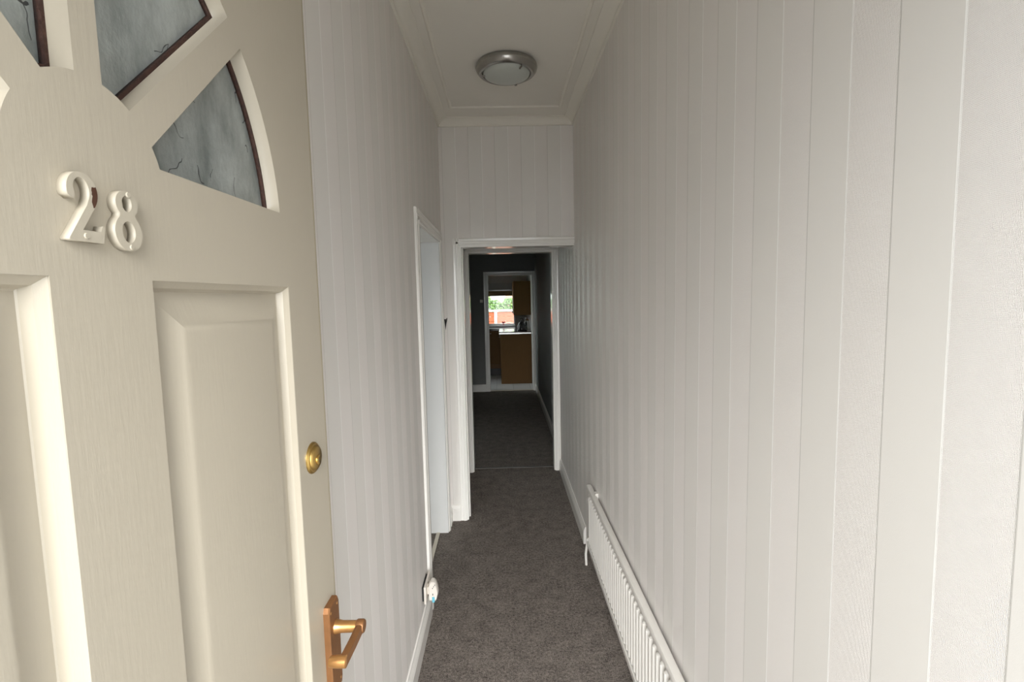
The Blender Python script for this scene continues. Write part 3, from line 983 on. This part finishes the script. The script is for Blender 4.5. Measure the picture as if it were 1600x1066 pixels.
UX0 = -0.052
bu = empty('base_cabinet')
tag(bu, 'brown wood kitchen base cabinet with its end panel facing the doorway', 'cabinet')
MB().box(UX0 + 0.002, 0.519, 8.975, 8.993, 0.003, 0.917, 0.001, 1).build('end_panel', M['beech'], bu)
MB().box(UX0 + 0.020, 0.515, 8.994, 9.90, 0.15, 0.915).build('carcass', M['beech_dark'], bu)
MB().box(UX0 + 0.07, UX0 + 0.085, 8.994, 9.90, 0.003, 0.148).build('plinth', M['plinth'], bu)
for k in range(2):
    dd = MB().box(UX0, UX0 + 0.018, 8.996 + 0.452 * k, 9.446 + 0.452 * k, 0.155, 0.912, 0.002, 1).build('cabinet_door', M['beech'], bu)
    bar_handle(dd, UX0, 9.22 + 0.452 * k, 0.86, 'x')
su = empty('base_cabinet')
tag(su, 'brown wood sink cabinet under the kitchen window', 'cabinet')
MB().box(KX0 + 0.003, 0.515, 9.975, 10.548, 0.15, 0.926).build('carcass', M['beech_dark'], su)
MB().box(KX0 + 0.003, 0.0, 10.03, 10.045, 0.003, 0.148).build('plinth', M['plinth'], su)
for k in range(2):
    x1 = -0.04 - 0.475 * k
    dd = MB().box(x1 - 0.472, x1, 9.957, 9.974, 0.245, 0.922, 0.002, 1).build('cabinet_door', M['beech'], su)
    bar_handle(dd, x1 - 0.26, 9.957, 0.87, 'y')
    MB().box(x1 - 0.472, x1, 9.957, 9.974, 0.155, 0.238, 0.002, 1).build('bottom_rail', M['beech_dark'], su)
wt = empty('worktop')
tag(wt, 'dark glossy kitchen worktop on the nearer cabinet with a pale metal edge strip', 'worktop')
MB().box(UX0 - 0.022, 0.519, 8.962, 9.935, 0.918, 0.972, 0.004).build('slab', M['worktop'], wt)
MB().box(UX0 - 0.020, 0.519, 8.956, 8.962, 0.928, 0.952, 0.001, 1).build('edge_strip', M['metal_strip'], wt)
wt2 = empty('worktop')
tag(wt2, 'dark glossy worktop running under the kitchen window', 'worktop')
MB().box(KX0 + 0.003, 0.519, 9.937, 10.546, 0.928, 0.968, 0.004).build('slab', M['worktop'], wt2)

wc = empty('wall_cabinet')
tag(wc, 'brown wood wall cabinet hung on the right above the kettle', 'cabinet')
MB().box(0.222, 0.519, 8.978, 9.96, 1.270, 1.893, 0.001, 1).build('carcass', M['beech'], wc)
for k in range(2):
    dd = MB().box(0.203, 0.221, 8.980 + 0.491 * k, 9.468 + 0.491 * k, 1.272, 1.891, 0.002, 1).build('cabinet_door', M['beech'], wc)
    MB().tube([(0.203, 9.16 + 0.491 * k, 1.32), (0.178, 9.16 + 0.491 * k, 1.32), (0.178, 9.28 + 0.491 * k, 1.32), (0.203, 9.28 + 0.491 * k, 1.32)], 0.005, 8).build('handle', M['chrome'], dd, True)

# white tiles behind the worktop
sp = MB().box(KX1 - 0.004, KX1, 8.97, YK1, 0.972, 1.27).build('trim_8', M['grout'])
struct(sp, 'white tiled splashback on the right kitchen wall')
pt = None
for r_ in range(2):
    for c_ in range(10):
        if pt is None:
            pt = MB().box(-0.004, 0, 0.0015, 0.1485, 0.0015, 0.1465, 0.001, 1).build('tile', M['wall_tile'], sp)
            t = pt
        else:
            t = pt.copy()
            C.objects.link(t)
            t.parent = sp
        t.location = (KX1 - 0.004, 8.975 + 0.15 * c_, 0.973 + 0.148 * r_)

# kettle
KE = empty('kettle', (0.352, 9.20, 0.973))
tag(KE, 'black kettle with an arched handle on the kitchen worktop', 'kettle')
MB().lathe([(0, 0), (0.082, 0), (0.086, 0.010), (0.083, 0.045), (0.072, 0.090), (0.055, 0.130), (0.038, 0.156), (0.032, 0.162), (0, 0.164)], 40).build('body', M['kettle'], KE, True)
MB().lathe([(0, 0.160), (0.031, 0.162), (0.028, 0.170), (0.012, 0.176), (0.009, 0.184), (0.012, 0.192), (0, 0.195)], 28).build('lid', M['kettle'], KE, True)
MB().tube([(-0.030, 0, 0.158), (-0.034, 0, 0.185), (-0.026, 0, 0.215), (0, 0, 0.232), (0.026, 0, 0.215), (0.034, 0, 0.185), (0.030, 0, 0.158)], 0.008, 12).build('handle', M['kettle'], KE, True)
MB().tube([(0.060, 0, 0.085), (0.085, 0, 0.115), (0.098, 0, 0.150)], [0.018, 0.012, 0.009], 14).build('spout', M['kettle'], KE, True)
BO = empty('bottle', (0.437, 9.34, 0.973))
tag(BO, 'slim dark bottle to the right of the black kettle', 'bottle')
MB().lathe([(0, 0), (0.026, 0), (0.028, 0.006), (0.028, 0.12), (0.022, 0.145), (0.010, 0.168), (0.010, 0.215), (0, 0.216)], 28).build('body', M['bottle'], BO, True)
MB().lathe([(0, 0.212), (0.012, 0.212), (0.012, 0.235), (0, 0.236)], 20).build('cap', M['ceramic'], BO, True)
CA = empty('storage_jar', (0.475, 9.60, 0.973))
tag(CA, 'pale ceramic storage jar behind the bottle on the worktop', 'jar')
MB().lathe([(0, 0), (0.036, 0), (0.039, 0.006), (0.039, 0.165), (0, 0.166)], 32).build('body', M['ceramic'], CA, True)
MB().lathe([(0, 0.166), (0.040, 0.166), (0.040, 0.182), (0.010, 0.188), (0.009, 0.205), (0, 0.206)], 28).build('lid', M['beech'], CA, True)

# red heart on the sill
HE = empty('heart_ornament', (0.018, 10.575, WZ0 + 0.003))
tag(HE, 'small red heart ornament on the kitchen window sill', 'ornament')
hp = []
for k in range(40):
    t_ = 2 * math.pi * k / 40
    hp.append((16 * math.sin(t_) ** 3 * 0.0026, (13 * math.cos(t_) - 5 * math.cos(2 * t_) - 2 * math.cos(3 * t_) - math.cos(4 * t_)) * 0.0017 + 0.052))
hm = MB()
hc = (0, 0.052)


def hrt(yv, k):
    return [Vector((hc[0] + (p[0] - hc[0]) * k, yv, hc[1] + (p[1] - hc[1]) * k)) for p in hp]


hm.loops([hrt(-0.014, 0.6), hrt(-0.008, 0.92), hrt(0, 1.0), hrt(0.008, 0.92), hrt(0.014, 0.6)])
hm.build('heart', M['red'], HE, True)
MB().lathe([(0, 0), (0.022, 0), (0.020, 0.005), (0.006, 0.010), (0.004, 0.030), (0, 0.030)], 20).build('foot', M['red'], HE, True)

# roman blind
BL = empty('window_blind', (0, YK1 - 0.03, 1.63))
tag(BL, 'tan roman blind drawn up at the top of the kitchen window', 'blind')
fold = []
for k in range(6):
    zf = 0.018 * k
    fold += [(-0.012 - 0.004 * (k % 2), zf), (-0.022, zf + 0.009)]
fold = fold + [(0.0, 0.108), (0.0, 0.0)]
MB().prism(fold, lambda p: (WX0 - 0.03, p[0], p[1]), lambda p: (WX1 + 0.02, p[0], p[1])).build('fabric', M['blind'], BL)
MB().box(WX0 - 0.03, WX1 + 0.02, -0.020, 0.028, 0.108, 0.135, 0.002, 1).build('head_rail', M['upvc'], BL)

# ------------------------------------------------------------------ garden
struct(MB().box(-6, 6, YK1 + 0.2, 24, -0.2, -0.02).box(-6, KX0 - 0.1, Y3 + 0.12, YK1 + 0.2, -0.2, -0.02).build('ground', M['lawn']), 'garden ground behind the kitchen')
struct(MB().box(-5, 5, -6, -0.24, -0.2, -0.02).build('path', M['paving']), 'grey paving outside the front door')
FE = empty('garden_fence', (0, 14.0, -0.02))
tag(FE, 'orange stained garden fence with a pale capping seen through the kitchen window', 'fence')
for k in range(9):
    MB().box(-3.0, 2.0, -0.012, 0.012, 0.135 * k + 0.003, 0.135 * k + 0.130, 0.003, 1).build('board', M['fence'], FE)
for k in range(4):
    MB().box(-2.82 + 1.32 * k - 0.036 + 1.30, -2.82 + 1.32 * k + 0.036 + 1.30, -0.062, -0.013, 0, 1.22, 0.006, 1).build('post', M['concrete'], FE)
MB().box(-3.0, 2.0, -0.07, 0.06, 1.222, 1.275, 0.005, 1).build('capping', M['concrete'], FE)


HG = empty('hedge', (0.1, 14.75, -0.02))
tag(HG, 'leafy green hedge behind the garden fence seen through the kitchen window', 'hedge')
rnd = random.Random(3)
for k in range(4):
    xx = -0.9 + 0.6 * k
    MB().tube([(xx, 0, 0), (xx + 0.03, 0.02, 0.6), (xx, 0, 1.3)], [0.03, 0.022, 0.01], 10).build('stem', M['bark'], HG, True)
bm = bmesh.new()
for _ in range(5200):
    xx = rnd.uniform(-1.3, 1.3)
    top = 1.56 + 0.07 * math.sin(xx * 9) + 0.05 * math.sin(xx * 23 + 1)
    zz = top * (0.25 + 0.75 * rnd.random() ** 0.6)
    c = Vector((xx, rnd.uniform(-0.24, 0.24), zz))
    u = Vector((rnd.gauss(0, 1), rnd.gauss(0, 1), rnd.gauss(0, 1))).normalized()
    w = u.orthogonal().normalized()
    L, wd = rnd.uniform(0.045, 0.08), rnd.uniform(0.018, 0.032)
    nn = u.cross(w) * 0.012
    q = [bm.verts.new(c - u * L), bm.verts.new(c + w * wd + nn), bm.verts.new(c + u * L), bm.verts.new(c - w * wd + nn)]
    bm.faces.new((q[0], q[1], q[2]))
    bm.faces.new((q[0], q[2], q[3]))
me = bpy.data.meshes.new('foliage')
bm.to_mesh(me)
bm.free()
link('foliage', me, M['leaf'], HG)['kind'] = 'stuff'
HO = empty('house_beyond_garden', (2.2, 23.0, -0.02))
tag(HO, 'salmon coloured house far behind the garden', 'house')
MB().box(-2.02, 3.0, 0, 5, 0, 5.2).build('wall', M['house'], HO)
MB().prism([(-0.3, 5.2), (5.3, 5.2), (2.5, 7.2)], lambda p: (-2.2, p[0], p[1]), lambda p: (3.2, p[0], p[1])).build('roof', M['roof'], HO)
fr = MB().box(-0.6, 0.6, -0.04, 0.03, 0.9, 2.2, 0.01, 1).build('window_frame', M['upvc'], HO)
MB().box(-0.5, 0.5, -0.05, -0.041, 1.0, 2.1).build('pane', M['glass'], fr)
